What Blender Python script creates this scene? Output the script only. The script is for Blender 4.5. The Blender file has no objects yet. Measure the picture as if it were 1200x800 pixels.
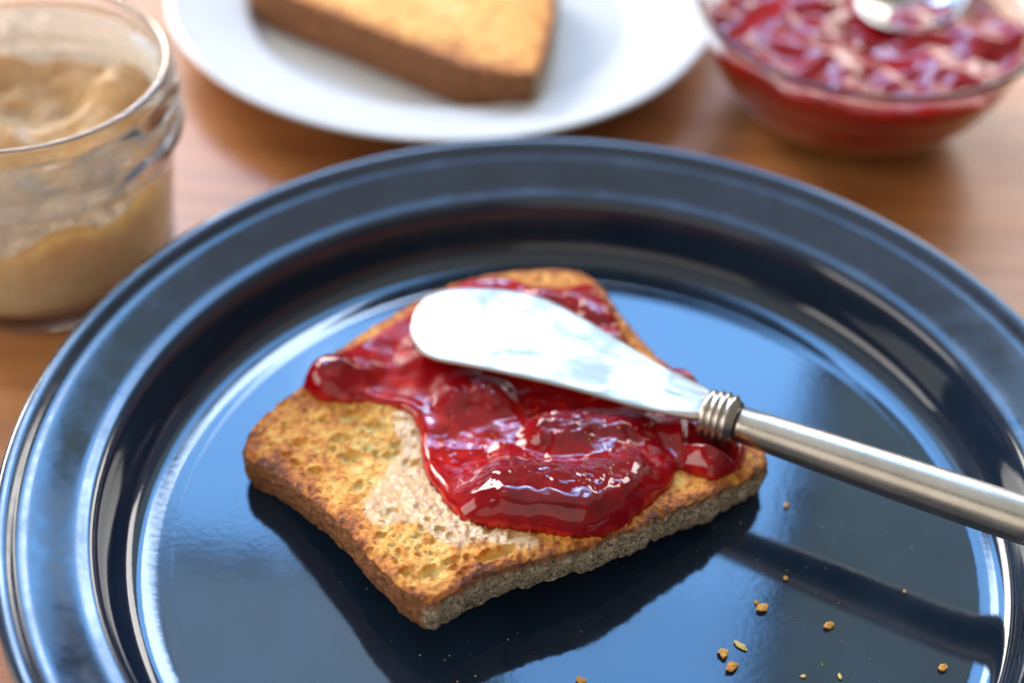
import bpy, bmesh, math, random
import numpy as np
from mathutils import Matrix, Vector

S = 0.01            # everything below is laid out in centimetres
ZP = 0.6            # plate floor above the table top (table top = 0)
sc = bpy.context.scene
C = sc.collection
R = math.radians

# ------------------------------------------------------------------ camera
cam = bpy.data.cameras.new('camera'); camo = bpy.data.objects.new('camera', cam); C.objects.link(camo)
cam.sensor_width = 36; cam.lens = 56.0; cam.clip_start = 0.01; cam.clip_end = 60
rv = Vector((0.99557545, 0.08835912, 0.03197185)); uv = Vector((-0.08278603, 0.66383058, 0.74328691)); fv = Vector((-0.04445228, 0.74264502, -0.66820833))
m = Matrix((( rv.x, uv.x, -fv.x, 0), (rv.y, uv.y, -fv.y, -26.55664*S), (rv.z, uv.z, -fv.z, (30.04366+ZP)*S), (0, 0, 0, 1)))
camo.matrix_world = m
cam.dof.use_dof = True; cam.dof.focus_distance = 0.373; cam.dof.aperture_fstop = 4.9; cam.dof.aperture_blades = 0
sc.camera = camo

# ------------------------------------------------------------------ world, lamps, exposure
w = bpy.data.worlds.new('World'); sc.world = w; w.use_nodes = True
bg = w.node_tree.nodes['Background']; bg.inputs[0].default_value = (1.0, 0.88, 0.76, 1); bg.inputs[1].default_value = 0.24
sc.view_settings.view_transform = 'Standard'; sc.view_settings.look = 'None'; sc.view_settings.exposure = 0.34; sc.view_settings.gamma = 1
sc.view_settings.use_curve_mapping = False
sc.render.engine = 'CYCLES'; sc.cycles.use_denoising = True
sc.cycles.max_bounces = 14; sc.cycles.transmission_bounces = 12; sc.cycles.transparent_max_bounces = 12; sc.cycles.sample_clamp_indirect = 8

def lamp(name, loc, target, sx, sy, radiance, col):
    """soft rectangular lamp; radiance in W/sr/m2, places in cm"""
    l = bpy.data.lights.new(name, 'AREA'); l.shape = 'RECTANGLE'; l.size = sx*S; l.size_y = sy*S
    l.energy = radiance*math.pi*sx*S*sy*S; l.color = col
    o = bpy.data.objects.new(name, l); C.objects.link(o)
    loc = Vector(loc)*S; o.location = loc
    o.rotation_euler = (Vector(target)*S - loc).to_track_quat('-Z', 'Y').to_euler()
    return o
# the window: blue sky panes seen mirrored in the plate, white daylight below, dim pane at the upper left
lamp('window_lamp', (-27, 150, 148), (-27, 0, 148), 122, 66, 11.0, (0.18, 0.47, 1.0))
lamp('window_lamp', (-17, 149, 158), (-17, 0, 158), 46, 38, 13.0, (0.80, 0.88, 1.0))  # white lamp added in front of the blue pane, for whiter jam highlights
lamp('window_lamp', (12, 150, 212), (12, 0, 212), 44, 62, 8.0, (0.17, 0.46, 1.0))
lamp('window_lamp', (-52, 150, 218), (-52, 0, 218), 66, 62, 2.9, (0.42, 0.68, 1.0))
lamp('window_lamp', (82, 150, 80), (82, 0, 80), 100, 54, 9.0, (1.0, 0.96, 0.92))
lamp('window_lamp', (-105, 128, 78), (0, 0, 0), 100, 60, 17.0, (1.0, 0.95, 0.89))
# dim wall beside the window, and the pale ceiling giving back the daylight
lamp('wall_lamp', (64, 150, 175), (64, 0, 175), 52, 130, 0.8, (0.55, 0.9, 0.95))
lamp('ceiling_lamp', (-20, 20, 220), (-20, 20, 0), 300, 230, .42, (0.86, 0.96, 1.0))
lamp('side_window_lamp', (-160, -35, 62), (0, 5, 0), 120, 80, 4.2, (1.0, 0.95, 0.88))
lamp('front_fill_lamp', (-40, -190, 115), (0, 0, 0), 230, 150, .8, (1.0, 0.93, 0.84))  # unseen soft fill behind the camera, added to brighten the toast's front sides

# ------------------------------------------------------------------ small numpy toolbox
def _hash(ix, iy, seed):
    n = (ix*374761393 + iy*668265263 + seed*974634377) & 0x7fffffff
    n = ((n ^ (n >> 13))*1274126177) & 0x7fffffff
    n = n ^ (n >> 16)
    return (n & 0xffff)/65535.0
def vnoise(x, y, seed=0):
    xi = np.floor(x).astype(np.int64); yi = np.floor(y).astype(np.int64)
    fx = x-xi; fy = y-yi
    fx = fx*fx*fx*(fx*(fx*6-15)+10); fy = fy*fy*fy*(fy*(fy*6-15)+10)
    a = _hash(xi, yi, seed); b = _hash(xi+1, yi, seed); c = _hash(xi, yi+1, seed); d = _hash(xi+1, yi+1, seed)
    return (a*(1-fx)+b*fx)*(1-fy)+(c*(1-fx)+d*fx)*fy          # 0..1
def fbm(x, y, seed=0, octv=4, gain=.5):
    s = 0; a = 1; t = 0
    ca, sa = math.cos(.6), math.sin(.6)
    for k in range(octv):
        s = s + a*vnoise(x, y, seed+k*17); t += a; a *= gain
        x, y = (x*ca-y*sa)*2.03+5.1, (x*sa+y*ca)*2.03+1.7
    return s/t
def sstep(a, b, x):
    t = np.clip((x-a)/(b-a), 0, 1); return t*t*(3-2*t)
def smooth_closed(pts, per=10):
    P = np.array(pts, float); n = len(P); out = []
    for i in range(n):
        p0, p1, p2, p3 = P[i-1], P[i], P[(i+1) % n], P[(i+2) % n]
        for k in range(per):
            t = k/per
            out.append(.5*((2*p1)+(-p0+p2)*t+(2*p0-5*p1+4*p2-p3)*t*t+(-p0+3*p1-3*p2+p3)*t**3))
    return np.array(out)
def resample_closed(P, n):
    Q = np.vstack([P, P[:1]]); L = np.r_[0, np.cumsum(np.hypot(*np.diff(Q, axis=0).T))]
    t = np.linspace(0, L[-1], n, endpoint=False)
    return np.c_[np.interp(t, L, Q[:, 0]), np.interp(t, L, Q[:, 1])]
def sdf(P, X, Y):
    """signed distance to closed polygon, positive inside"""
    sh = X.shape; x = X.ravel(); y = Y.ravel()
    best = np.full(x.shape, 1e9); ins = np.zeros(x.shape, bool)
    for i in range(len(P)):
        ax, ay = P[i]; bx, by = P[(i+1) % len(P)]
        dx, dy = bx-ax, by-ay; L = dx*dx+dy*dy+1e-12
        t = np.clip(((x-ax)*dx+(y-ay)*dy)/L, 0, 1)
        best = np.minimum(best, (x-ax-t*dx)**2+(y-ay-t*dy)**2)
        if ay != by:
            c = ((ay > y) != (by > y)) & (x < dx*(y-ay)/(by-ay)+ax); ins ^= c
    d = np.sqrt(best)
    return np.where(ins, d, -d).reshape(sh)

def mesh_obj(name, V, F, mat=None, parent=None, smooth=True, attrs=None, mats=None, midx=None):
    me = bpy.data.meshes.new(name)
    V = np.asarray(V, float)*S
    if isinstance(F, np.ndarray):
        nf, k = F.shape
        me.vertices.add(len(V)); me.vertices.foreach_set('co', V.astype(np.float32).ravel())
        me.loops.add(nf*k); me.loops.foreach_set('vertex_index', F.astype(np.int32).ravel())
        me.polygons.add(nf); me.polygons.foreach_set('loop_start', np.arange(0, nf*k, k, dtype=np.int32))
        me.update(calc_edges=True); me.validate()
    else:
        me.from_pydata([tuple(v) for v in V], [], [tuple(int(i) for i in f) for f in F])
    if smooth: me.polygons.foreach_set('use_smooth', np.ones(len(me.polygons), bool))
    for k, a in (attrs or {}).items():
        at = me.attributes.new(k, 'FLOAT', 'POINT'); at.data.foreach_set('value', np.asarray(a, np.float32).ravel())
    for mm in ([mat] if mat else []): me.materials.append(mm)
    me.update()
    o = bpy.data.objects.new(name, me); C.objects.link(o)
    if parent: o.parent = parent
    return o
def thing(o, label, cat, group=None):
    o['label'] = label; o['category'] = cat
    if group: o['group'] = group
    return o
def empty(name, loc=(0, 0, 0), rz=0):
    o = bpy.data.objects.new(name, None); C.objects.link(o); o.location = Vector(loc)*S; o.rotation_euler[2] = rz; o.empty_display_size = .01
    return o
def profile(pts, per=5, sharp=()):
    """Catmull-Rom through (r,z) points, clamped ends"""
    P = [pts[0]]+list(pts)+[pts[-1]]; out = []
    P = np.array(P, float)
    for i in range(1, len(P)-2):
        p0, p1, p2, p3 = P[i-1:i+3]
        for k in range(per):
            t = k/per
            out.append(.5*((2*p1)+(-p0+p2)*t+(2*p0-5*p1+4*p2-p3)*t*t+(-p0+3*p1-3*p2+p3)*t**3))
    out.append(P[-1])
    o = np.array(out); o[:, 0] = np.maximum(o[:, 0], 0); return o
def lathe(name, prof, n, mat, parent=None, closed=False, wob=0, at=(0, 0, 0)):
    """profile rows (r,z) turned about z; r=0 rows become single points; profile runs so the normals face outward"""
    V = []; F = []; rows = []
    th = np.linspace(0, 2*np.pi, n, endpoint=False)
    for k, (r, z) in enumerate(prof):
        if r < 1e-6: rows.append([len(V)]); V.append((at[0], at[1], z+at[2]))
        else:
            rows.append(list(range(len(V), len(V)+n)))
            rr = r*(1+wob*np.cos(2*th+.7))
            V += [(at[0]+a*math.cos(t), at[1]+a*math.sin(t), z+at[2]) for t, a in zip(th, rr)]
    seq = list(zip(rows[:-1], rows[1:]))+([(rows[-1], rows[0])] if closed else [])
    for a, b in seq:
        for i in range(n):
            j = (i+1) % n
            if len(a) == 1 and len(b) == 1: continue
            if len(a) == 1: F.append((a[0], b[j], b[i]))
            elif len(b) == 1: F.append((a[i], a[j], b[0]))
            else: F.append((a[i], a[j], b[j], b[i]))
    return mesh_obj(name, V, F, mat, parent)

# ------------------------------------------------------------------ materials
def newmat(name):
    mt = bpy.data.materials.new(name); mt.use_nodes = True
    nt = mt.node_tree; b = nt.nodes['Principled BSDF']
    return mt, nt, b
def N(nt, t, **kw):
    n = nt.nodes.new(t)
    for k, v in kw.items():
        if k.startswith('i_'): n.inputs[k[2:].replace('_', ' ')].default_value = v
        else: setattr(n, k, v)
    return n
def ramp(nt, fac, stops):
    r = N(nt, 'ShaderNodeValToRGB'); e = r.color_ramp.elements
    while len(e) < len(stops): e.new(.5)
    for q, (p, c) in zip(e, stops): q.position = p; q.color = (*c, 1) if len(c) == 3 else c
    nt.links.new(fac, r.inputs[0]); return r.outputs[0]
def coords(nt, scale=(1, 1, 1), rot=(0, 0, 0)):
    t = N(nt, 'ShaderNodeTexCoord'); mp = N(nt, 'ShaderNodeMapping')
    mp.inputs['Scale'].default_value = [s*100 for s in scale]; mp.inputs['Rotation'].default_value = rot   # object coordinates in cm
    nt.links.new(t.outputs['Object'], mp.inputs[0]); return mp.outputs[0]
def noise(nt, vec, scale, detail=4, rough=.5, dist=0):
    n = N(nt, 'ShaderNodeTexNoise'); n.inputs['Scale'].default_value = scale; n.inputs['Detail'].default_value = detail
    n.inputs['Roughness'].default_value = rough; n.inputs['Distortion'].default_value = dist
    nt.links.new(vec, n.inputs['Vector']); return n.outputs['Fac']
def mixc(nt, fac, a, b, mode='MIX'):
    x = N(nt, 'ShaderNodeMix', data_type='RGBA', blend_type=mode)
    for sock, v in ((x.inputs[0], fac), (x.inputs[6], a), (x.inputs[7], b)):
        if hasattr(v, 'is_linked') or hasattr(v, 'links'): nt.links.new(v, sock)
        else: sock.default_value = v if isinstance(v, (int, float)) else (*v, 1)
    return x.outputs[2]
def mapr(nt, v, a, b, c, d):
    x = N(nt, 'ShaderNodeMapRange'); nt.links.new(v, x.inputs[0])
    for i, q in zip((1, 2, 3, 4), (a, b, c, d)): x.inputs[i].default_value = q
    return x.outputs[0]
def bump(nt, b, h, strength, dist):
    n = N(nt, 'ShaderNodeBump'); n.inputs['Strength'].default_value = strength; n.inputs['Distance'].default_value = dist*S
    nt.links.new(h, n.inputs['Height']); nt.links.new(n.outputs[0], b.inputs['Normal']); return n
def attr(nt, name):
    a = N(nt, 'ShaderNodeAttribute'); a.attribute_name = name; return a.outputs['Fac']

def mat_wood():
    mt, nt, b = newmat('oiled_wood')
    v = coords(nt, (.05, 1, 1)); g = noise(nt, v, .9, 6, .6, 1.2)
    v2 = coords(nt, (.35, 5, 5)); f = noise(nt, v2, 1.4, 5, .65, .3)
    c = ramp(nt, g, [(.25, (.27, .09, .024)), (.5, (.41, .15, .043)), (.65, (.49, .20, .06)), (.8, (.57, .255, .09))])
    c = mixc(nt, mapr(nt, f, .35, .7, .30, 0), c, (.20, .065, .02))
    v3 = coords(nt); big = noise(nt, v3, .09, 2)
    c = mixc(nt, mapr(nt, big, .4, .65, 0, .45), c, (.42, .2, .09))
    nt.links.new(c, b.inputs['Base Color'])
    nt.links.new(mapr(nt, f, .3, .7, .30, .48), b.inputs['Roughness'])
    bump(nt, b, f, .35, .02)
    return mt
def mat_glaze():
    mt, nt, b = newmat('dark_blue_glaze')
    v = coords(nt)
    sm = noise(nt, v, .35, 3, .6); peel = noise(nt, v, 5.5, 2, .4); spk = noise(nt, v, 38, 2, .5)
    c = ramp(nt, sm, [(.35, (.007, .016, .033)), (.7, (.011, .023, .046))])
    c = mixc(nt, mapr(nt, spk, .68, .76, 0, .45), c, (.10, .13, .16))
    for rz, sc_ in ((.5, (.9, 30, 1)), (-.9, (1.1, 34, 1))):      # fine cutlery scratches
        st = noise(nt, coords(nt, sc_, (0, 0, rz)), 1.0, 3, .6)
        c = mixc(nt, mapr(nt, st, .70, .78, 0, .5), c, (.09, .11, .14))
    nt.links.new(c, b.inputs['Base Color'])
    ln = N(nt, 'ShaderNodeVectorMath', operation='LENGTH'); nt.links.new(v, ln.inputs[0])
    rim = mapr(nt, ln.outputs['Value'], 11.3, 11.7, 0, 1); dusty = noise(nt, v, 1.1, 5, .7)
    q = N(nt, 'ShaderNodeMath', operation='MULTIPLY'); nt.links.new(rim, q.inputs[0]); nt.links.new(mapr(nt, dusty, .35, .65, .02, .16), q.inputs[1])
    q2 = N(nt, 'ShaderNodeMath', operation='ADD'); nt.links.new(q.outputs[0], q2.inputs[0]); nt.links.new(mapr(nt, sm, .35, .75, .05, .12), q2.inputs[1])
    nt.links.new(q2.outputs[0], b.inputs['Roughness'])
    b.inputs['IOR'].default_value = 1.55
    bump(nt, b, peel, .07, .012)
    return mt
def mat_white():
    mt, nt, b = newmat('white_glaze')
    b.inputs['Base Color'].default_value = (.60, .62, .64, 1); b.inputs['Roughness'].default_value = .12
    v = coords(nt); p = noise(nt, v, 3, 2); bump(nt, b, p, .08, .01)
    return mt
def mat_crumb():
    mt, nt, b = newmat('toasted_crumb')
    v = coords(nt)
    t = attr(nt, 'toast'); f = noise(nt, v, 9, 5, .65); f2 = noise(nt, v, 30, 3, .6)
    s = N(nt, 'ShaderNodeMath', operation='ADD'); nt.links.new(t, s.inputs[0]); nt.links.new(mapr(nt, f, .25, .75, -.28, .28), s.inputs[1])
    c = ramp(nt, s.outputs[0], [(.0, (.88, .66, .25)), (.22, (.87, .49, .10)), (.45, (.76, .29, .038)), (.68, (.46, .125, .018)), (.95, (.14, .036, .010))])
    nt.links.new(c, b.inputs['Base Color'])
    b.inputs['Roughness'].default_value = .40; b.inputs['Specular IOR Level'].default_value = .45
    b.inputs['Subsurface Weight'].default_value = .15; b.inputs['Subsurface Radius'].default_value = (.9, .45, .15); b.inputs['Subsurface Scale'].default_value = .0012
    a = N(nt, 'ShaderNodeMath', operation='ADD'); nt.links.new(f, a.inputs[0]); nt.links.new(f2, a.inputs[1])
    bump(nt, b, a.outputs[0], .9, .07)
    return mt
def mat_crust():
    mt, nt, b = newmat('toasted_crust')
    v = coords(nt); t = attr(nt, 'bran')
    f = noise(nt, v, 6, 5, .65); g = noise(nt, v, 19, 3, .7); h = noise(nt, v, 10, 3, .65)
    dark = ramp(nt, f, [(.3, (.12, .038, .012)), (.5, (.28, .10, .03)), (.68, (.44, .19, .06)), (.8, (.58, .34, .14))])
    bran = ramp(nt, f, [(.3, (.20, .145, .08)), (.5, (.44, .345, .215)), (.72, (.70, .60, .42))])
    bran = mixc(nt, mapr(nt, g, .53, .60, 0, .95), bran, (.86, .78, .60))
    bran = mixc(nt, mapr(nt, h, .54, .62, 0, .9), bran, (.07, .045, .026))
    dark = mixc(nt, mapr(nt, g, .62, .70, 0, .55), dark, (.52, .34, .17))
    c = mixc(nt, t, dark, bran)
    nt.links.new(c, b.inputs['Base Color'])
    b.inputs['Roughness'].default_value = .75
    a = N(nt, 'ShaderNodeMath', operation='ADD'); nt.links.new(f, a.inputs[0]); nt.links.new(g, a.inputs[1])
    bump(nt, b, a.outputs[0], 1.0, .10)
    return mt
def mat_jam(name='strawberry_jam', sss=.0036, lift=1.0):
    mt, nt, b = newmat(name)
    v = coords(nt); th = attr(nt, 'thick_backlit')
    f = noise(nt, v, 2.2, 4, .6); g = noise(nt, v, 4.5, 3, .5, .8); w_ = noise(nt, v, 26, 2, .5)
    s = N(nt, 'ShaderNodeMath', operation='ADD'); nt.links.new(th, s.inputs[0]); nt.links.new(mapr(nt, f, .3, .7, -.28, .28), s.inputs[1])
    c = ramp(nt, s.outputs[0], [(.05, (.46*lift, .016, .009)), (.3, (.29*lift, .002, .005)), (.6, (.26*lift, .0015, .005)), (.95, (.15*lift, .001, .004))])
    nt.links.new(c, b.inputs['Base Color'])
    b.inputs['Roughness'].default_value = .10; b.inputs['IOR'].default_value = 1.40; nt.links.new(mapr(nt, attr(nt, 'matte'), 0, 1, .55, .12), b.inputs['Specular IOR Level'])
    b.inputs['Subsurface Weight'].default_value = .8; b.inputs['Subsurface Radius'].default_value = (1, .06, .04); b.inputs['Subsurface Scale'].default_value = sss
    nt.links.new(mapr(nt, attr(nt, 'matte'), 0, 1, .06, .36), b.inputs['Roughness'])
    nt.links.new(mapr(nt, attr(nt, 'matte'), 0, 1, .08, 0), b.inputs['Coat Weight']); b.inputs['Coat Roughness'].default_value = .03
    a = N(nt, 'ShaderNodeMath', operation='MULTIPLY_ADD'); nt.links.new(w_, a.inputs[0]); a.inputs[1].default_value = .05; nt.links.new(g, a.inputs[2])
    pm = N(nt, 'ShaderNodeMath', operation='MULTIPLY'); nt.links.new(a.outputs[0], pm.inputs[0]); nt.links.new(mapr(nt, attr(nt, 'pulp'), 0, 1, .12, 1), pm.inputs[1])
    bp = bump(nt, b, pm.outputs[0], .24, .07); nt.links.new(bp.outputs[0], b.inputs['Coat Normal'])
    return mt
def mat_metal(name, col, r0, r1, brushed=None, smear=False):
    mt, nt, b = newmat(name)
    b.inputs['Metallic'].default_value = 1
    v = coords(nt, brushed or (1, 1, 1)); f = noise(nt, v, 3.2, 5, .65)
    vv = coords(nt); q = noise(nt, vv, .9, 4, .6)
    cc = mixc(nt, mapr(nt, q, .35, .7, 0, .5), col, tuple(x*.62 for x in col))
    if smear:
        st = noise(nt, coords(nt, (.8, 1.2, 1)), .75, 6, .68, .4)
        cc = mixc(nt, mapr(nt, st, .46, .60, 0, .95), cc, (.27, .30, .28))
        nt.links.new(mapr(nt, st, .48, .62, .97, .10), b.inputs['Metallic'])
    nt.links.new(cc, b.inputs['Base Color'])
    nt.links.new(mapr(nt, f, .3, .7, r0, r1), b.inputs['Roughness'])
    bump(nt, b, f, .10, .01)
    return mt
def mat_glass():
    mt, nt, b = newmat('clear_glass')
    b.inputs['Base Color'].default_value = (.97, .985, .98, 1); b.inputs['Roughness'].default_value = .0
    b.inputs['Transmission Weight'].default_value = 1; b.inputs['IOR'].default_value = 1.48
    return mt
def mat_peanut():
    mt, nt, b = newmat('peanut_butter')
    v = coords(nt); f = noise(nt, v, 2, 5, .6)
    c = ramp(nt, f, [(.3, (.86, .66, .38)), (.55, (.92, .76, .49)), (.75, (.95, .84, .62))])
    c = mixc(nt, attr(nt, 'open_top'), c, mixc(nt, mapr(nt, f, .3, .7, 0, 1), (.46, .25, .10), (.68, .43, .20)))
    nt.links.new(c, b.inputs['Base Color']); b.inputs['Roughness'].default_value = .38
    b.inputs['Subsurface Weight'].default_value = .6; b.inputs['Subsurface Radius'].default_value = (1, .75, .45); b.inputs['Subsurface Scale'].default_value = .008
    bump(nt, b, noise(nt, v, 7, 4), .5, .08)
    return mt
def mat_film(name, col, alpha, rough=.2, gloss=0):
    mt, nt, b = newmat(name)
    b.inputs['Base Color'].default_value = (*col, 1); b.inputs['Roughness'].default_value = rough
    v = coords(nt); f = noise(nt, v, 2.3, 5, .65)
    a = N(nt, 'ShaderNodeMath', operation='MULTIPLY'); nt.links.new(attr(nt, 'film'), a.inputs[0])
    nt.links.new(mapr(nt, f, .3, .65, alpha*.55, alpha), a.inputs[1]); nt.links.new(a.outputs[0], b.inputs['Alpha'])
    bp = bump(nt, b, noise(nt, v, 8, 4, .6), .9, .07)
    if gloss:   # the wet film mirrors the window in small broken glints
        g = N(nt, 'ShaderNodeBsdfGlossy'); g.inputs['Roughness'].default_value = .10; g.inputs['Color'].default_value = (1, .97, .92, 1)
        nt.links.new(bp.outputs[0], g.inputs['Normal'])
        fr = N(nt, 'ShaderNodeFresnel'); fr.inputs['IOR'].default_value = 1.75; nt.links.new(bp.outputs[0], fr.inputs['Normal'])
        k = N(nt, 'ShaderNodeMath', operation='MULTIPLY'); nt.links.new(attr(nt, 'film'), k.inputs[0]); nt.links.new(fr.outputs[0], k.inputs[1])
        k2 = N(nt, 'ShaderNodeMath', operation='MULTIPLY'); nt.links.new(k.outputs[0], k2.inputs[0]); k2.inputs[1].default_value = .20
        x = N(nt, 'ShaderNodeMixShader'); nt.links.new(k2.outputs[0], x.inputs[0]); nt.links.new(b.outputs[0], x.inputs[1]); nt.links.new(g.outputs[0], x.inputs[2])
        nt.links.new(x.outputs[0], nt.nodes['Material Output'].inputs['Surface'])
    return mt

def mat_seed():
    mt, nt, b = newmat('strawberry_seed'); b.inputs['Base Color'].default_value = (.50, .17, .05, 1); b.inputs['Roughness'].default_value = .2
    return mt
M = dict(seed=mat_seed(), wood=mat_wood(), glaze=mat_glaze(), white=mat_white(), crumb=mat_crumb(), crust=mat_crust(), jam=mat_jam(), bowl_jam=mat_jam('bowl_jam', .006, .95),
         blade=mat_metal('smeared_steel', (.50, .44, .40), .28, .42, (1, 6, 1), True), steel=mat_metal('satin_steel', (.55, .51, .45), .24, .34, (.3, 9, 9)),
         silver=mat_metal('spoon_steel', (.46, .45, .43), .2, .34), glass=mat_glass(), peanut=mat_peanut(),
         smear=mat_film('peanut_smear', (.93, .90, .83), .95, .35), butter=mat_film('melted_butter', (.92, .62, .24), .30, .2, 1))

# ------------------------------------------------------------------ table
bm = bmesh.new(); bmesh.ops.create_cube(bm, size=1)
bmesh.ops.scale(bm, vec=(1.9, 1.15, .035), verts=bm.verts); bmesh.ops.translate(bm, vec=(-.05, .22, -.0175), verts=bm.verts)
bmesh.ops.bevel(bm, geom=bm.edges[:], offset=.004, segments=3, affect='EDGES')
me = bpy.data.meshes.new('table'); bm.to_mesh(me); bm.free(); me.materials.append(M['wood'])
tb = bpy.data.objects.new('table', me); C.objects.link(tb); tb['kind'] = 'structure'; tb['label'] = 'warm brown oiled wooden table top'

# ------------------------------------------------------------------ dark plate
top = [(0, 0), (4, 0), (8, .0), (9.5, .0), (9.75, .004), (10.15, .025), (10.55, .10), (10.82, .26), (10.98, .52), (11.06, .9), (11.14, 1.3), (11.23, 1.58),
       (11.30, 1.70), (11.40, 1.785), (11.54, 1.825), (11.72, 1.868), (11.92, 1.94), (12.35, 2.115), (12.70, 2.245), (12.86, 2.287), (12.98, 2.33), (13.06, 2.395), (13.14, 2.45), (13.26, 2.495), (13.38, 2.51), (13.49, 2.47), (13.53, 2.40)]
und = [(13.5, 2.30), (13.3, 2.18), (12.8, 1.96), (12.0, 1.66), (11.6, 1.45), (11.42, 1.1), (11.36, .6), (11.2, .1), (10.8, -.2), (10.0, -.32), (9.2, -.36), (9.05, -.56), (8.9, -.6), (8.7, -.6),
       (8.55, -.52), (8.4, -.36), (4, -.36), (0, -.36)]
pl = lathe('dark_plate', profile(top+und, 4)[::-1], 288, M['glaze'], at=(0, 0, 0))
pl.location = (0, 0, ZP*S)
thing(pl, 'large glossy dark blue dinner plate with raised rim, under the jam toast', 'plate')

# ------------------------------------------------------------------ toast
TOAST = [(-8.19, .6), (-8.27, 1.19), (-8.1, 1.83), (-7.7, 2.57), (-7.28, 3.2), (-6.57, 4.7), (-5.7, 5.86), (-4.68, 7.0), (-3.48, 8.02), (-1.71, 8.71), (-.4, 8.84), (.35, 8.3), (1.16, 6.83),
         (2.13, 5.44), (3.06, 4.47), (4.05, 2.99), (4.69, 2.45), (4.86, 2.07), (4.74, 1.67), (3.45, .64), (2.03, -.27), (1.51, -.66), (.53, -1.32), (-.66, -1.85), (-1.74, -2.45), (-2.36, -2.99),
         (-2.78, -3.33), (-3.15, -3.38), (-3.71, -3.02), (-4.57, -2.18), (-5.22, -1.45), (-6.31, -.6), (-7.41, .13), (-7.96, .40)]
TP = smooth_closed(TOAST, 6)
def warped(x, y, z, k=1.0):
    """the toasted slice has curled: its near corner stands clear of the plate, the other corners rest on it"""
    s = np.clip(-((y-.8)*13.0-1.2*(x+8.2))/13.06, 0, None)
    l = k*.95*(1-np.exp(-(s/1.9)**2))
    return np.stack([x+.05*l, y-.92*l, z+l], -1)
TH = 1.17
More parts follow.
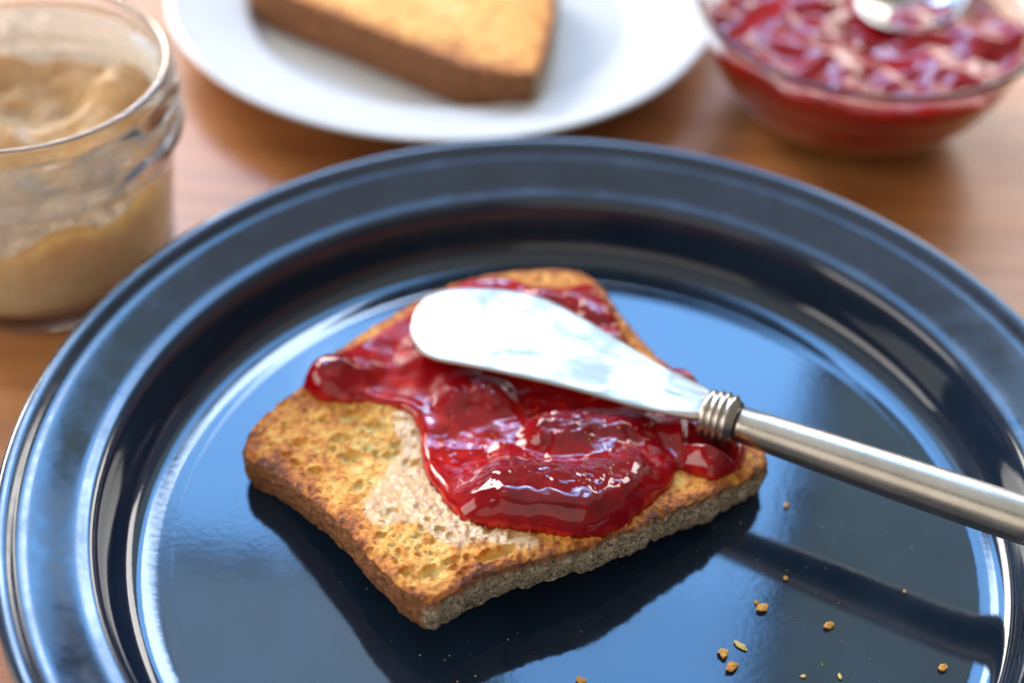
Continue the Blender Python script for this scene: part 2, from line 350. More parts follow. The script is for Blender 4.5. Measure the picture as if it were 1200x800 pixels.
class Toast:
    def __init__(s, P, pits, seed, npore, pale, bran_dir, th=TH, curl=1.0):
        s.P = P; s.seed = seed; s.th = th; s.curl = curl; rng = np.random.RandomState(seed)
        lo, hi = P.min(0), P.max(0)
        q = [(rng.uniform(lo[0], hi[0]), rng.uniform(lo[1], hi[1]), .035+.12*rng.rand()**3.2, rng.uniform(.6, 1.5), rng.rand()*3.1, rng.uniform(.45, .9)) for _ in range(npore)]
        s.pores = pits+q; s.pale = pale; s.bran_dir = bran_dir
    def height(s, X, Y, d=None):
        """crumb surface height and toasting 0..1; X, Y flat arrays"""
        if d is None: d = sdf(s.P, X, Y)
        sd = s.seed
        h = s.th+.05*(fbm(X*.35, Y*.35, sd, 2)-.5)+.085*(fbm(X*2.1, Y*2.1, sd+3, 4, .62)-.5)+.13*(fbm(X*7, Y*7, sd+9, 3)-.5)
        pit = np.zeros_like(h)
        for (px, py, r, asp, a, dep) in s.pores:
            k = np.where((abs(X-px) < 2.2*r) & (abs(Y-py) < 2.2*r))[0]
            if not len(k): continue
            dx, dy = X[k]-px, Y[k]-py
            u = (dx*math.cos(a)+dy*math.sin(a))/(r*asp); v = (-dx*math.sin(a)+dy*math.cos(a))/(r/asp)
            e = np.sqrt(u*u+v*v)*(1+.35*(vnoise(X[k]*3.5/r*.3, Y[k]*3.5/r*.3, sd+5)-.5))
            g = np.clip(1-e*e, 0, 1)**.6*r*dep*1.15*(.7+.6*vnoise(X[k]*11, Y[k]*11, sd+6)) - .16*r*np.exp(-((e-1.12)/.16)**2)
            pit[k] = np.maximum(pit[k], g) if (g > 0).any() else pit[k]
            pit[k] = np.where((g < 0) & (pit[k] <= 0), np.minimum(pit[k], g), pit[k])
        h = h-np.minimum(pit, .62)
        edge = np.clip(1-d/.20, 0, 3)
        h = h-.10*np.minimum(edge, 1)**2.2-np.clip(-d, 0, 1)*1.6
        t = .32+.58*(fbm(X*7, Y*7, sd+9, 3)-.5)+.40*(fbm(X*.55, Y*.55, sd+21, 3)-.5)+.55*(fbm(X*3.4, Y*3.4, sd+3, 3)-.5)+.42*np.exp(-np.clip(d, 0, 9)/.33)-2.1*np.clip(pit, 0, .25)
        for (cx, cy, rr, amt) in s.pale: t = t+amt*np.exp(-((X-cx)**2+(Y-cy)**2)/rr**2)
        return h, np.clip(t, 0, 1)
    def build(s, nth=1000, nu=170, loc=(0, 0, 0), lab=None):
        ring = resample_closed(s.P, nth); cen = s.P.mean(0)
        us = np.linspace(0, 1, nu+1)[1:]**.8
        X = cen[0]+us[:, None]*(ring[:, 0]-cen[0]); Y = cen[1]+us[:, None]*(ring[:, 1]-cen[1])
        X = np.r_[cen[0], X.ravel()]; Y = np.r_[cen[1], Y.ravel()]
        d = np.r_[3, np.maximum(sdf(s.P[::2], X[1:], Y[1:]), 0)]
        h, t = s.height(X, Y, d)
        i = np.arange(nth); j = (i+1) % nth
        F = [np.c_[1+i, 1+j, 0*i, 0*i]]
        for k in range(nu-1):
            a = 1+k*nth; b = a+nth
            F.append(np.c_[a+i, b+i, b+j, a+j])
        tri = [(0, int(p), int(q)) for p, q in zip(1+i, 1+j)]
        faces = tri+[tuple(f) for f in np.vstack(F[1:]).tolist()]
        root = empty('toast_slice', loc)
        mesh_obj('crumb', warped(X, Y, h, s.curl), faces, M['crumb'], root, attrs={'toast': t})
        # crust: rings down the side, then the underside
        nz = 26; dirv = np.roll(ring, -1, 0)-np.roll(ring, 1, 0); nrm = np.c_[dirv[:, 1], -dirv[:, 0]]; nrm /= np.hypot(*nrm.T)[:, None]
        if np.mean((nrm*(ring-cen)).sum(1)) < 0: nrm = -nrm
        L = np.r_[0, np.cumsum(np.hypot(*np.diff(ring, axis=0).T))]
        htop = h[-nth:]
        bran = sstep(.55, .85, nrm @ np.array(s.bran_dir))*(1-.0*L)
        rows = []; br = []
        for k in range(nz+1):
            f = k/nz
            z = htop*(1-f)+.02*f
            prof = .05*math.sin(math.pi*min(1, f*1.15))**.8-.10*f**4
            dsp = prof+(.11*(fbm(L*2.4, f*3+0*L, s.seed+31, 4, .6)-.5)+.09*(fbm(L*7.5, f*9+0*L, s.seed+41, 3, .65)-.5)+.09*(vnoise(L*5.0, f*.6+0*L, s.seed+37)-.5)*bran*2)*min(1, f*6)
            rows.append(np.c_[ring+nrm*dsp[:, None], z]); br.append(bran*sstep(.02, .22, f+0*L+.12*(vnoise(L*4, 0*L, 5)-.5)))
        V = np.vstack(rows); br = np.r_[np.concatenate(br), 0]
        V = np.vstack([V, [[cen[0], cen[1], .05]]])
        f2 = []
        for k in range(nz):
            a = k*nth; b = a+nth
            f2 += np.c_[a+i, b+i, b+j, a+j].tolist()
        f2 += [(nz*nth+int(q), nz*nth+int(p), len(V)-1) for p, q in zip(j, i)]
        mesh_obj('crust', warped(V[:, 0], V[:, 1], V[:, 2], s.curl), f2, M['crust'], root, attrs={'bran': br})
        return root
pits = [(-3.05, -2.62, .23, 1.2, .5, .75), (-1.65, -1.9, .30, 1.7, .55, .7), (-5.75, 2.15, .30, 1.2, .3, .55), (-5.88, 1.33, .24, 1.3, .1, .5), (-6.92, 1.05, .22, 1.3, .4, .5), (-5.5, .76, .26, 1.4, .2, .5),
        (-5.17, -.30, .22, 1.2, .9, .5), (-2.61, -2.25, .18, 1.4, .4, .5), (-7.1, .62, .16, 1.2, .2, .6), (-4.25, -.95, .2, 1.1, .2, .6), (-5.0, 1.9, .24, 1.4, 0, .45), (-6.3, .1, .2, 1.3, .4, .5), (-4.6, .9, .2, 1.2, .2, .5)]
toast1 = Toast(TP, pits, 11, 1900, [(-5.2, 1.3, .9, -.22), (-3.6, -2.3, .9, -.16), (-4.9, .3, .6, -.12), (-7.4, 1.1, .8, .14), (-6.6, 2.3, .6, .12), (-4.9, -1.2, .6, .14)], (.55, -.83))
t1 = toast1.build(loc=(0, 0, ZP))
thing(t1, 'golden toasted bread slice on the dark plate, spread with red jam', 'toast', 'toasted bread slices')

# ------------------------------------------------------------------ knife geometry (needed by the jam)
BL = [(-4.55, 4.67), (-4.54, 5.47), (-4.32, 6.07), (-3.85, 6.46), (-2.98, 6.64), (-2.05, 6.65), (-1.1, 6.41), (-.14, 5.82), (.81, 5.1), (1.73, 4.41), (2.63, 3.77), (3.20, 3.36), (3.45, 3.0), (3.38, 2.5), (3.02, 2.27),
      (2.42, 2.35), (1.34, 2.56), (.25, 2.87), (-.86, 3.14), (-1.98, 3.36), (-2.99, 3.53), (-3.78, 3.66), (-4.25, 4.0)]
BLP = smooth_closed(np.array(BL)+np.array([0, -.16]), 6)
def blade_z(x, y):  # underside of the blade over the plate floor
    return 2.10+.006*(x-3.3)*0+.0*y

# ------------------------------------------------------------------ melted butter
BUT = [(-4.78, 2.36), (-4.29, 2.5), (-3.8, 1.87), (-3.5, .49), (-2.7, -.46), (-1.61, -1.0), (-.48, -1.3), (-1.27, -1.82), (-2.08, -1.72), (-2.63, -1.9), (-3.34, -1.5), (-3.78, -1.33), (-4.37, -1.5), (-4.79, -1.34), (-4.96, -.75), (-4.8, -.03),
       (-4.68, .57), (-4.55, 1.49)]
def grid(P, step, pad=.1):
    lo = P.min(0)-pad; hi = P.max(0)+pad
    nx = int((hi[0]-lo[0])/step)+1; ny = int((hi[1]-lo[1])/step)+1
    X, Y = np.meshgrid(lo[0]+np.arange(nx)*step, lo[1]+np.arange(ny)*step, indexing='ij'); return X, Y
def sheet(name, X, Y, ztop, zbot, mask, mat, attrs, parent=None):
    """closed sheet over the grid cells whose four corners lie in the mask"""
    nx, ny = X.shape; idx = np.arange(nx*ny).reshape(nx, ny)
    cell = mask[:-1, :-1] & mask[1:, :-1] & mask[1:, 1:] & mask[:-1, 1:]
    q = np.stack([idx[:-1, :-1], idx[1:, :-1], idx[1:, 1:], idx[:-1, 1:]], -1)[cell]
    used = np.unique(q); mp = np.full(nx*ny, -1); mp[used] = np.arange(len(used)); q = mp[q]; n = len(used)
    e = np.vstack([q[:, [0, 1]], q[:, [1, 2]], q[:, [2, 3]], q[:, [3, 0]]])
    key = e[:, 0].astype(np.int64)*n+e[:, 1]; rev = e[:, 1].astype(np.int64)*n+e[:, 0]
    be = e[~np.isin(key, rev)]
    F = np.vstack([q, q[:, ::-1]+n, np.c_[be[:, 1], be[:, 0], be[:, 0]+n, be[:, 1]+n]])
    x, y = X.ravel()[used], Y.ravel()[used]
    V = np.vstack([warped(x, y, ztop.ravel()[used]), warped(x, y, zbot.ravel()[used])])
    at = {k: np.r_[a.ravel()[used], a.ravel()[used]] for k, a in attrs.items()}
    return mesh_obj(name, V, F, mat, parent, attrs=at)
BP = smooth_closed(BUT, 5)
X, Y = grid(BP, .035)
d = sdf(BP, X, Y)+.35*(fbm(X*1.6, Y*1.6, 77, 4, .6)-.5)
hb, _ = toast1.height(X.ravel(), Y.ravel()); hb = hb.reshape(X.shape)
def blur(a, k):
    for _ in range(k):
        a = (a+np.roll(a, 1, 0)+np.roll(a, -1, 0)+np.roll(a, 1, 1)+np.roll(a, -1, 1))/5
    return a
bz = np.maximum(blur(hb, 2)-.02, hb)+.014+.05*fbm(X*2.2, Y*2.2, 41, 2)*sstep(0, .3, d)+.045*(fbm(X*9, Y*9, 43, 3, .6)-.3)*sstep(0, .2, d)
sh = sheet('butter_smear', X, Y, bz, bz-.010, d > .0, M['butter'], {'film': sstep(.0, .22, d)})
sh.location[2] = ZP*S
thing(sh, 'glistening smear of melted butter on the toast beside the red jam', 'butter')

# ------------------------------------------------------------------ jam on the toast
JAM = [(-7.25, 3.22), (-7.28, 3.98), (-6.95, 4.33), (-6.4, 4.46), (-5.61, 5.29), (-4.82, 6.31), (-4.01, 7.41), (-3.1, 7.95), (-2.15, 8.1), (-1.51, 7.75), (-.69, 7.83), (.02, 8.15), (.50, 7.62), (1.0, 6.49), (1.2, 5.82), (1.6, 5.28), (2.3, 4.9),
       (2.95, 4.75), (3.35, 4.2), (3.9, 3.2), (4.3, 2.35), (4.22, 1.59), (3.57, 1.01), (2.98, 1.09), (2.62, 1.22), (2.46, .77), (2.01, .17), (1.54, -.42), (1.36, -.68), (.80, -1.05), (.06, -1.24), (-.7, -1.20), (-1.86, -1.12),
       (-2.5, -.98), (-2.9, -.61), (-3.21, -.22), (-3.6, .36), (-3.82, 1.02), (-3.97, 1.82), (-4.27, 2.31), (-4.71, 2.6), (-5.62, 2.71), (-6.04, 2.6), (-6.74, 2.64)]
JP = smooth_closed(JAM, 5)
X, Y = grid(JP, .03)
wx = X+.10*(fbm(X*1.8, Y*1.8, 3, 3)-.5); wy = Y+.10*(fbm(X*1.8, Y*1.8, 8, 3)-.5)
d = sdf(JP, wx, wy)
ht, _ = toast1.height(X.ravel(), Y.ravel()); ht = blur(ht.reshape(X.shape), 70)
ht = np.maximum(ht, TH-.42)
base = np.full(X.shape, .30)
lumps = [(-1.85, -.30, .75, .50), (-1.0, -.42, .80, .58), (-.1, -.45, .85, .60), (.7, -.30, .7, .48), (1.05, .3, .6, .32), (-.45, 1.75, .7, .62), (.55, 1.9, .75, .55), (1.45, 2.2, .7, .4), (1.45, .3, .6, .28), (1.7, 1.0, .6, .3), (3.55, 1.65, .62, .45), (3.2, 2.3, .7, .35),
         (-6.6, 3.35, .62, .42), (-5.8, 3.75, .55, .22), (-1.5, .9, .5, .12), (-3.0, 3.2, .6, .25), (-3.9, 4.6, .8, .2), (-4.4, 6.3, .6, .1), (-.3, 7.2, .5, .22), (.3, 6.6, .5, .3), (-1.2, 7.2, .4, .2), (.8, 5.6, .4, .28), (2.7, 4.3, .45, .25), (-2.2, 3.0, .5, .3)]
for (cx, cy, r, a) in lumps:
    q = ((X-cx)**2+(Y-cy)**2)/r**2
    base = np.maximum(base, 0)+a*np.exp(-q*q*.55-q*.35)
for (cx, cy, rx, ry, a) in ((-.5, .05, 1.5, .75, .34), (.9, .75, .8, .7, .22)):
    base = base+a*np.exp(-((X-cx)/rx)**4-((Y-cy)/ry)**4)
base = np.where(base > .55, .55+.42*np.tanh((base-.55)/.42), base)
base = base-.16*np.exp(-(((X+2.6)/.9)**2+((Y-1.2)/.8)**2))-.17*np.exp(-(((X+4.9)/.8)**2+((Y-3.2)/.7)**2))-.10*np.exp(-(((X+5.0)/.7)**2+((Y-4.6)/.8)**2))
# fruit pulp: rounded pieces with creases between them, and flat pools
rng = np.random.RandomState(5)
fx = rng.uniform(-7.3, 4.4, 300); fy = rng.uniform(-1.7, 8.2, 300)
d1 = np.full(X.shape, 9.); d2 = np.full(X.shape, 9.)
for a, b in zip(fx, fy):
    e = np.hypot((X-a)*1.0+.15*(vnoise(X*2.5, Y*2.5, 3)-.5), (Y-b)*1.25+.15*(vnoise(X*2.5, Y*2.5, 9)-.5))
    d2 = np.where(e < d1, d1, np.minimum(d2, e)); d1 = np.minimum(d1, e)
crease = np.clip((d2-d1)/.22, 0, 1)
pulp = np.zeros_like(X)
for cx, cy, rx, ry in ((-.4, 1.95, .95, .6), (-.7, .0, 1.4, .6), (.5, .05, 1.0, .7), (1.5, .9, .7, .6), (.4, 7.0, .8, 1.0), (-1.3, 7.2, 1.2, .5), (-6.0, 3.8, .6, .35), (-2.6, 2.7, .5, .35), (3.0, 1.9, .5, .4), (-4.6, 5.0, .5, .5)):
    pulp = np.maximum(pulp, np.exp(-((X-cx)/rx)**4-((Y-cy)/ry)**4))
pulp = np.clip(pulp*(.6+.9*fbm(X*1.5, Y*1.5, 19, 2)), 0, 1.1)
wr = fbm(X*1.3, Y*2.1, 51, 4, .55)
inner = sstep(.45, 1.25, d+.35*(fbm(X*1.1, Y*1.1, 58, 2)-.5))
fine = ((.10*(1-(1-crease)**2)-.05)*(.1+.9*pulp)+.26*(wr-.5)*(.12+.88*pulp)+.20*(fbm(X*1.2, Y*1.2, 57, 2, .35)-.5)*(1-pulp)+.02*(fbm(X*6, Y*9, 61, 2, .5)-.5)*pulp)*inner+.10*(fbm(X*.9, Y*1.1, 52, 2)-.5)
vein = np.abs(fbm(X*2.0, Y*2.0, 67, 3, .55)-.5)*2
matte = sstep(-2.6, -3.6, X)*sstep(2.5, 3.1, Y)*sstep(-6.3, -5.2, X)*(.6+.8*(fbm(X*2.2, Y*1.2, 70, 3)-.3))
fine = fine-.085*np.exp(-(vein/.08)**2)*sstep(.15, .6, d)*(.45+.55*pulp)*(1-.8*matte)+.10*(fbm(X*2.6, Y*3.4, 69, 2, .45)-.5)*(.30+.7*pulp)*sstep(.2, .7, d)*(1-.7*matte)
fine = fine*(1-.42*np.clip(pulp, 0, 1))
hgt = np.maximum(base+fine, .10)
wdt = np.minimum(.12+.46*hgt, .55)
u = np.clip(d/wdt, 0, 1)
thk = hgt*np.sqrt(np.clip(1-(1-u)**2.0, 0, 1))
zj = ht+thk-.03
db = sdf(BLP[::2], X, Y)
lim = 2.06-.05*fbm(X*2, Y*2, 4, 2)
soft = sstep(-.55, .0, db)                  # the blade presses the jam down
zj = np.where(zj > lim, zj*(1-soft)+np.minimum(zj, lim)*soft, zj)
hd = np.abs((Y-2.4)+.37*(X-3.2)) < .75      # room for the collar and the handle
zj = np.where(hd & (X > 2.7), np.minimum(zj, 1.48), zj)
zj = blur(zj, 6)
zb = np.minimum(ht-.10, zj-.01)
jam = sheet('jam_spread', X, Y, zj, zb, d > .0, M['jam'], {'thick_backlit': np.clip(thk/.9, 0, 1), 'matte': np.clip(matte, 0, 1), 'pulp': np.clip(pulp*inner, 0, 1)})
jam.location[2] = ZP*S
VV = []; FF = []; kx, ky = X.shape; cnt = 0
rs = np.random.RandomState(21)
while cnt < 110:
    i, j = rs.randint(3, kx-3), rs.randint(3, ky-3)
    if d[i, j] < .25 or db[i, j] > -.05: continue
    p = warped(X[i, j], Y[i, j], zj[i, j]-.004); a = rs.rand()*3.14; c, s_ = math.cos(a)*.055, math.sin(a)*.055; b0 = len(VV)
    VV += [p+np.array(q) for q in ((-c, -s_, 0), (s_*.45, -c*.45, 0), (c, s_, 0), (-s_*.45, c*.45, 0), (0, 0, .022), (0, 0, -.02))]
    FF += [(b0+e, b0+(e+1) % 4, b0+4) for e in range(4)]+[(b0+(e+1) % 4, b0+e, b0+5) for e in range(4)]; cnt += 1
sd = mesh_obj('seeds', VV, FF, M['seed'], jam); sd['kind'] = 'stuff'
thing(jam, 'glossy lumpy red strawberry jam spread over the toast under the knife blade', 'jam')

# ------------------------------------------------------------------ butter knife
A0 = np.array([3.22, 2.42, 2.12]); A1 = np.array([10.66, -.52, 2.33]); ax = (A1-A0)/np.linalg.norm(A1-A0)
def turned(name, prof, mat, parent, n=64):
    up = np.array([0, 0, 1.]); e1 = np.cross(ax, up); e1 /= np.linalg.norm(e1); e2 = np.cross(e1, ax)
    V = []; F = []; k = 0
    th = np.linspace(0, 2*np.pi, n, endpoint=False)
    for (s, r) in prof:
        if name == 'collar': s, r = s*.98-.06, r*1.2
        c = A0+ax*s
        V += [tuple(c+r*(math.cos(t)*e1+math.sin(t)*e2)) for t in th]
    for a in range(len(prof)-1):
        for i in range(n):
            j = (i+1) % n; F.append((a*n+i, a*n+j, a*n+n+j, a*n+n+i))
    F.append(tuple(range(n))[::-1]); F.append(tuple((len(prof)-1)*n+i for i in range(n)))
    return mesh_obj(name, np.array(V)-kc, F, mat, parent)
kc = np.array([0, 0, 0.])
kn = empty('butter_knife', (0, 0, ZP))
thing(kn, 'small silver butter knife with round steel handle resting across the jam toast', 'knife')
# blade: flat, softly bevelled edge, narrowing and thickening into the collar
def blade_mesh():
    n = 260; rg = resample_closed(BLP, n); cen = np.array([-1.6, 4.6]); V = []; F = []
    lev = [(0.0, -.01, 'b'), (.05, .0, 'b'), (.0, .035, 'e'), (.03, .075, 't'), (.09, .092, 't'), (.2, .10, 't')]
    dv = np.roll(rg, -1, 0)-np.roll(rg, 1, 0); nr = np.c_[-dv[:, 1], dv[:, 0]]; nr /= np.hypot(*nr.T)[:, None]
    if np.mean((nr*(cen-rg)).sum(1)) < 0: nr = -nr
    rows = [(.06, .0), (.015, .012), (.0, .045), (.02, .082), (.07, .098), (.16, .104)]
    for off, z in rows:
        p = rg+nr*off
        V += np.c_[p, 2.10+z+0*p[:, 0]].tolist()
    i = np.arange(n); j = (i+1) % n
    for a in range(len(rows)-1): F += np.c_[a*n+i, a*n+j, a*n+n+j, a*n+n+i].tolist()
    # inside of the faces as shrinking rings along the blade's spine
    for side, a in (('b', 0), ('t', len(rows)-1)):
        prev = a*n; p0 = np.array(V[prev:prev+n])
        sp = np.c_[np.clip(p0[:, 0], -3.2, 3.0), np.interp(np.clip(p0[:, 0], -3.2, 3.0), [-3.2, -2, 0, 2, 3.0], [5.0, 4.85, 4.15, 3.05, 2.62])]
        for f in (.25, .5, .75, .97):
            q = p0.copy(); q[:, :2] = p0[:, :2]*(1-f)+sp*f
            if side == 't': q[:, 2] += .02*f
            st = len(V); V += q.tolist()
            F += (np.c_[prev+i, prev+j, st+j, st+i] if side == 't' else np.c_[prev+j, prev+i, st+i, st+j]).tolist()
            prev = st
        # close along the spine
        F.append([prev+k for k in range(n)] if side == 't' else [prev+k for k in range(n)][::-1])
    V = np.array(V)
    # gentle wave so that the reflection is not perfectly flat, and a thicker neck
    V[:, 2] += .018*(fbm(V[:, 0]*.5+3, V[:, 1]*.5+3, 71, 2)-.5)
    nk = sstep(2.0, 3.3, V[:, 0]); V[:, 2] += (V[:, 2]-2.15)*nk*1.6+.03*nk
    return mesh_obj('blade', V, F, M['blade'], kn)
blade_mesh()
col = [(.0, .30), (.01, .44), (.06, .50), (.13, .53), (.19, .50), (.22, .47), (.25, .50), (.32, .56), (.38, .53), (.41, .49), (.44, .53), (.51, .58), (.57, .54), (.60, .49), (.63, .52), (.70, .56), (.76, .53), (.80, .47), (.90, .45), (.92, .30)]
turned('collar', col, M['steel'], kn)
han = [(.86, .30), (.87, .43), (.95, .455), (1.6, .475), (3, .515), (5, .555), (7, .575), (8.0, .57), (8.5, .53), (8.85, .45), (9.05, .33), (9.13, .18), (9.15, .02)]
turned('handle', han, M['steel'], kn, 80)

# ------------------------------------------------------------------ crumbs on the plate and the knife
def crumb_mesh(seed, r, stretch):
    bm = bmesh.new(); bmesh.ops.create_icosphere(bm, subdivisions=2, radius=1)
    V = np.array([v.co[:] for v in bm.verts]); F = [[v.index for v in f.verts] for f in bm.faces]; bm.free()
    n = .25+1.5*fbm(V[:, 0]*1.9+V[:, 2]*1.3+9, V[:, 1]*1.9-V[:, 2]*.9+9, seed, 4, .7)
    V = V*n[:, None]*np.array([stretch, 1, .62])*r
    V[:, 2] -= V[:, 2].min(); a = seed*1.7; c, s = math.cos(a), math.sin(a)
    return np.c_[V[:, 0]*c-V[:, 1]*s, V[:, 0]*s+V[:, 1]*c, V[:, 2]], F
CR = [(4.78, -1.98, .115, 1.25, .35, 'orange brown toast crumb, upper of the big pair right of the blue reflection'),
      (4.66, -1.80, .055, 1.2, .45, 'tiny crumb touching the upper tip of a larger orange crumb'),
      (6.36, -2.31, .085, 1.4, .35, 'lone tan crumb between the orange crumb pair and the right rim'),
      (3.83, -3.42, .115, 1.25, .28, 'golden round crumb lying left of a thin white flake'),
      (4.04, -3.79, .115, 1.3, .42, 'golden brown crumb just below the round golden crumb'),
      (4.25, -3.13, .07, 2.6, .0, 'thin white elongated flake above the two golden crumbs'),
      (8.93, -3.24, .085, 1.3, .35, 'orange crumb nearest the right inner edge of the dark plate'),
      (.59, -4.56, .10, 1.2, .38, 'tan crumb at the bottom edge below the toast reflection'),
      (5.5, 1.44, .06, 1.4, .3, 'small crumb on the plate just under the knife handle, near the toast'),
      (5.39, -.96, .055, 1.2, .3, 'small crumb lying in the knife handle reflection'),
      (8.27, -1.03, .045, 1.2, .1, 'tiny pale crumb alone in the dark right part of the plate floor'),
      (5.68, -3.84, .04, 1.6, .05, 'tiny white fleck at the bottom, left of another tilted white fleck'),
      (6.53, -3.75, .045, 1.8, .05, 'tiny tilted white fleck at the bottom of the plate')]
for k, (x, y, r, st, t, lab) in enumerate(CR):
    V, F = crumb_mesh(k+2, r, st)
    o = mesh_obj('toast_crumb', V, F, M['crumb'], smooth=False, attrs={'toast': np.full(len(V), t)})
    o.location = (x*S, y*S, (ZP+.003)*S); thing(o, lab, 'crumb', 'loose toast crumbs')
rng = np.random.RandomState(9); VV = []; FF = []
for k in range(380):
    a = rng.rand()*6.283; rr = 9.4*math.sqrt(rng.rand()); x, y = rr*math.cos(a), rr*math.sin(a)
    if sdf(TP[::3], np.array([x]), np.array([y]))[0] > -.2: continue
    r = .008+.02*rng.rand()**3; b = len(VV)
    VV += [(x-r, y, .002), (x+r*.6, y-r, .002), (x+r, y+r*.7, .002), (x, y, .002+r*1.1)]
    FF += [(b, b+1, b+3), (b+1, b+2, b+3), (b+2, b, b+3), (b, b+2, b+1)]
o = mesh_obj('crumb_dust', VV, FF, M['crumb'], smooth=False, attrs={'toast': np.full(len(VV), .12)}); o.location[2] = ZP*S
o['kind'] = 'stuff'; o['label'] = 'fine pale crumb dust scattered over the dark plate'

# ------------------------------------------------------------------ white plate and its toast
wc = (-6.06, 24.5)
top = [(0, .55), (4, .55), (6.2, .56), (6.6, .59), (6.82, .70), (6.95, .92), (7.08, 1.12), (7.35, 1.21), (8.2, 1.36), (9.1, 1.60), (9.55, 1.75), (9.75, 1.80), (9.86, 1.76)]
und = [(9.86, 1.66), (9.5, 1.5), (8.2, 1.08), (7.2, .75), (6.9, .42), (6.6, .25), (6.2, .2), (6.1, .03), (6.0, 0), (5.85, 0), (5.75, .05), (5.6, .2), (0, .2)]
wp = lathe('white_plate', profile(top+und, 4)[::-1], 192, M['white'])
wp.location = (wc[0]*S, wc[1]*S, 0)
thing(wp, 'white side plate holding a plain toast slice behind the dark plate', 'plate')
T2 = [(-2.2, 0), (-1.92, 2.6), (-2.0, 6.2), (-2.15, 7.6), (-3.2, 8.2), (-5.5, 8.2), (-8.8, 8.6), (-11.4, 8.7), (-12.5, 8.2), (-12.9, 6.9), (-13.1, 5.6), (-12.7, 4.55), (-11.6, 3.7), (-8.2, 1.85), (-5.2, .15), (-4.2, -.28), (-3.2, -.42), (-2.55, -.40)]
TP2 = smooth_closed([(x+wc[0]*0, y) for x, y in T2], 6)
toast2 = Toast(TP2, [], 33, 300, [(-6, 4, 3, -.12), (-4, 1.5, 1.5, -.1)], (.9, -.1), 1.85, .0)
t2 = toast2.build(nth=420, nu=70, loc=(0, 18.35, .58))
thing(t2, 'plain golden toast slice with dark crust lying on the white plate', 'toast', 'toasted bread slices')

# ------------------------------------------------------------------ glass jar of peanut butter
jc = (-16.2, 9.6)
out_ = [(0, .0), (2.9, 0), (3.4, .05), (3.66, .28), (3.74, .7), (3.84, 1.6), (3.98, 3.0), (4.06, 3.7), (4.12, 4.15), (4.10, 4.3), (4.17, 4.42), (4.40, 4.56), (4.47, 4.75), (4.42, 4.98), (4.36, 5.2), (4.38, 5.45), (4.46, 5.7), (4.48, 5.95), (4.42, 6.15),
        (4.34, 6.3), (4.33, 6.55), (4.30, 6.74), (4.20, 6.8)]
inn = [(4.08, 6.74), (4.03, 6.5), (4.02, 5.5), (3.96, 4.6), (3.86, 4.0), (3.74, 3.0), (3.58, 1.5), (3.46, .8), (3.2, .5), (2.6, .4), (0, .38)]
jar = lathe('glass_jar', profile(out_+inn, 4), 128, M['glass'])
jar.location = (jc[0]*S, jc[1]*S, 0)
thing(jar, 'open clear glass jar half full of peanut butter, left of the dark plate', 'jar')
def jar_inner(z): return np.interp(z, [.38, .4, .5, .8, 1.5, 3.0, 4.0, 4.6, 5.5, 6.5], [0, 2.6, 3.2, 3.46, 3.58, 3.74, 3.86, 3.96, 4.02, 4.03])
def filling(name, inner, z0, topf, mat, attrs=None, n=160, nr=60, nz=14, grow=.012):
    th = np.linspace(0, 2*np.pi, n, endpoint=False); V = []; F = []
    # top surface follows topf(x,y); its rim meets the glass
    rimz = np.array([topf(np.array([inner(4.0)*math.cos(t)]), np.array([inner(4.0)*math.sin(t)]))[0] for t in th])
    rimr = inner(rimz)+grow
    rows = []
    for k in range(nr, 0, -1):
        f = k/nr; x = rimr*f*np.cos(th); y = rimr*f*np.sin(th)
        z = topf(x, y) if k < nr else rimz
        rows.append(np.c_[x, y, z])
    side = []
    for k in range(nz, 0, -1):
        f = k/nz; z = z0+(rimz-z0)*(1-f)**1.0; r = inner(z)+grow
        side.append(np.c_[r*np.cos(th), r*np.sin(th), z])
    allr = side+rows
    V = np.vstack(allr+[[[0, 0, float(topf(np.array([0.]), np.array([0.]))[0])]], [[0, 0, z0]]])
    i = np.arange(n); j = (i+1) % n
    for a in range(len(allr)-1): F += np.c_[a*n+i, a*n+j, a*n+n+j, a*n+n+i].tolist()
    la = (len(allr)-1)*n; F += [(la+int(p), la+int(q), len(V)-2) for p, q in zip(i, j)]; F += [(int(q), int(p), len(V)-1) for p, q in zip(i, j)]
    at = {k: np.full(len(V), v) for k, v in (attrs or {}).items()}; isjam = 'thick_backlit' in at
    if isjam: at['thick_backlit'] = np.r_[np.zeros(nz*n), np.full(nr*n+2, .55)]  # jam against the glass coloured brighter, as if light came through from behind
    at['open_top'] = np.r_[np.zeros(nz*n), np.ones(nr*n), 1, 0]
    return mesh_obj(name, V, F, mat, attrs=at)
def pb_top(x, y):
    z = 3.85+.17*y+1.3*(fbm(x*.55+4, y*.55+4, 81, 2, .5)-.5)+.35*(fbm(x*1.4, y*1.4, 85, 2)-.5)+.8*np.exp(-((x-2.2)**2+(y-1.8)**2)/1.6)
    return np.clip(z, 2.9, 5.7)
pb = filling('peanut_butter', jar_inner, .46, pb_top, M['peanut'])
pb.location = jar.location
thing(pb, 'pale brown peanut butter scooped unevenly inside the glass jar', 'peanut butter')
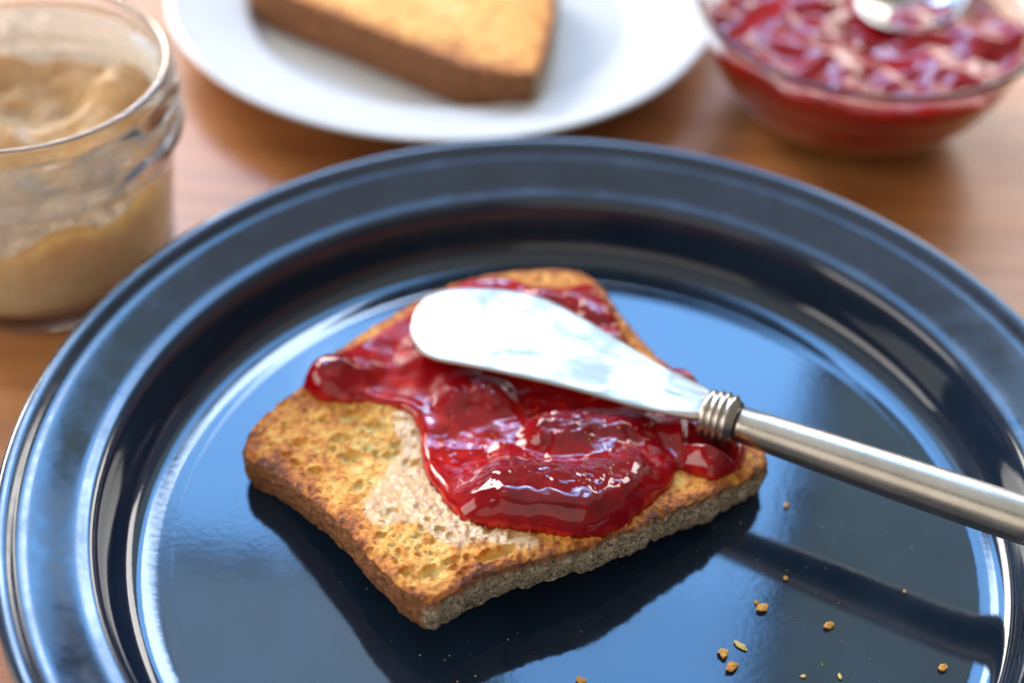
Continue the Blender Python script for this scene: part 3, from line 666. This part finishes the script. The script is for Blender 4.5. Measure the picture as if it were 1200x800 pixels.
# smears left on the inner wall
th = np.linspace(0, 2*np.pi, 241)[:-1]; zz = np.linspace(2.9, 6.2, 40)
TT, ZZ = np.meshgrid(th, zz, indexing='ij'); rr = jar_inner(ZZ)-.035
fm = sstep(.30, .52, fbm(TT*1.5+3, ZZ*.8, 91, 4, .55)+.28*sstep(6.0, 4.4, ZZ)-.02)
n1, n2 = TT.shape; idx = np.arange(n1*n2).reshape(n1, n2); q = np.stack([idx, np.roll(idx, -1, 0), np.roll(np.roll(idx, -1, 0), -1, 1), np.roll(idx, -1, 1)], -1)[:, :-1].reshape(-1, 4)
keep = fm.ravel()[q].max(1) > .02
sm = mesh_obj('wall_smear', np.c_[(rr*np.cos(TT)).ravel(), (rr*np.sin(TT)).ravel(), ZZ.ravel()], q[keep], M['smear'], pb, attrs={'film': fm.ravel()})

# ------------------------------------------------------------------ glass bowl of jam and spoon
bc = (8.4, 20.55)
out_ = [(0, .03), (1.9, .03), (2.1, .0), (2.35, .0), (2.6, .12), (3.1, .45), (3.85, 1.2), (4.5, 2.2), (4.95, 3.4), (5.12, 4.0), (5.24, 4.15), (5.30, 4.3), (5.24, 4.42)]
inn = [(5.10, 4.42), (5.0, 4.3), (4.86, 3.9), (4.68, 3.3), (4.24, 2.2), (3.64, 1.25), (2.9, .55), (2.0, .2), (0, .16)]
bowl = lathe('glass_bowl', profile(out_+inn, 4), 128, M['glass'])
bowl.location = (bc[0]*S, bc[1]*S, 0); bowl.scale = (1.07, 1.07, 1.0)
thing(bowl, 'small clear glass bowl filled with red jam at the back right', 'bowl')
def bowl_inner(z): return np.interp(z, [.16, .2, .55, 1.25, 2.2, 3.3, 3.9, 4.3], [0, 2.0, 2.9, 3.64, 4.24, 4.68, 4.86, 5.0])
def jam_top(x, y):
    return 3.55+1.0*(fbm(x*.62+9, y*.62+9, 101, 2, .45)-.5)+.22*(fbm(x*1.5, y*1.5, 107, 2)-.5)-.25*np.exp(-((x-.2)**2+(y+1.2)**2)/1.5)
bj = filling('jam_filling', bowl_inner, .21, jam_top, M['bowl_jam'], {'thick_backlit': .5, 'matte': .25, 'pulp': .1})
bj.location = bowl.location; bj.scale = bowl.scale
thing(bj, 'lumpy red strawberry jam filling the small glass bowl', 'jam')
def spoon():
    root = empty('jam_spoon', (10.1, 21.9, 4.0), R(38))
    n = 72; th = np.linspace(0, 2*np.pi, n, endpoint=False); V = []; F = []
    def ring(f, dz):
        a = 2.15*f; bb = 1.45*f*(1+.10*np.cos(th))
        return np.c_[-a*np.cos(th)*1.0, bb*np.sin(th), np.full(n, 0.)-.62*(1-f*f)+dz]
    fs = [.04, .2, .4, .6, .8, .92, 1.0]
    rows = [ring(f, 0) for f in fs[::-1]][::-1]
    rows = rows+[ring(1.02, -.05)]+[ring(f, -.11) for f in fs[::-1]]
    V = np.vstack(rows); i = np.arange(n); j = (i+1) % n
    for a in range(len(rows)-1): F += np.c_[a*n+j, a*n+i, a*n+n+i, a*n+n+j].tolist()
    F.append(list(range(n))); F.append([(len(rows)-1)*n+k for k in range(n)][::-1])
    mesh_obj('spoon_bowl', V, F, M['silver'], root)
    s = np.linspace(0, 1, 30); cx = 2.05+s*10.5; wz = .02+1.15*np.sin(s*1.5)*1.0+.9*s; hw = .30-.06*np.sin(s*3.1)+.22*s**3; V = []; F = []
    for k in range(30):
        for (dy, dz) in ((-1, 0), (-.6, .09), (.6, .09), (1, 0), (.6, -.07), (-.6, -.07)): V.append((cx[k], hw[k]*dy, wz[k]+dz-.05))
    for k in range(29):
        for e in range(6): F.append((k*6+e, k*6+(e+1) % 6, k*6+6+(e+1) % 6, k*6+6+e))
    F.append((0, 1, 2, 3, 4, 5)[::-1]); F.append(tuple(29*6+e for e in range(6)))
    mesh_obj('handle', V, F, M['silver'], root)
    root.rotation_euler = (R(6), R(-4), R(38))
    return root
thing(spoon(), 'silver spoon dipped in the red jam of the small glass bowl', 'spoon')
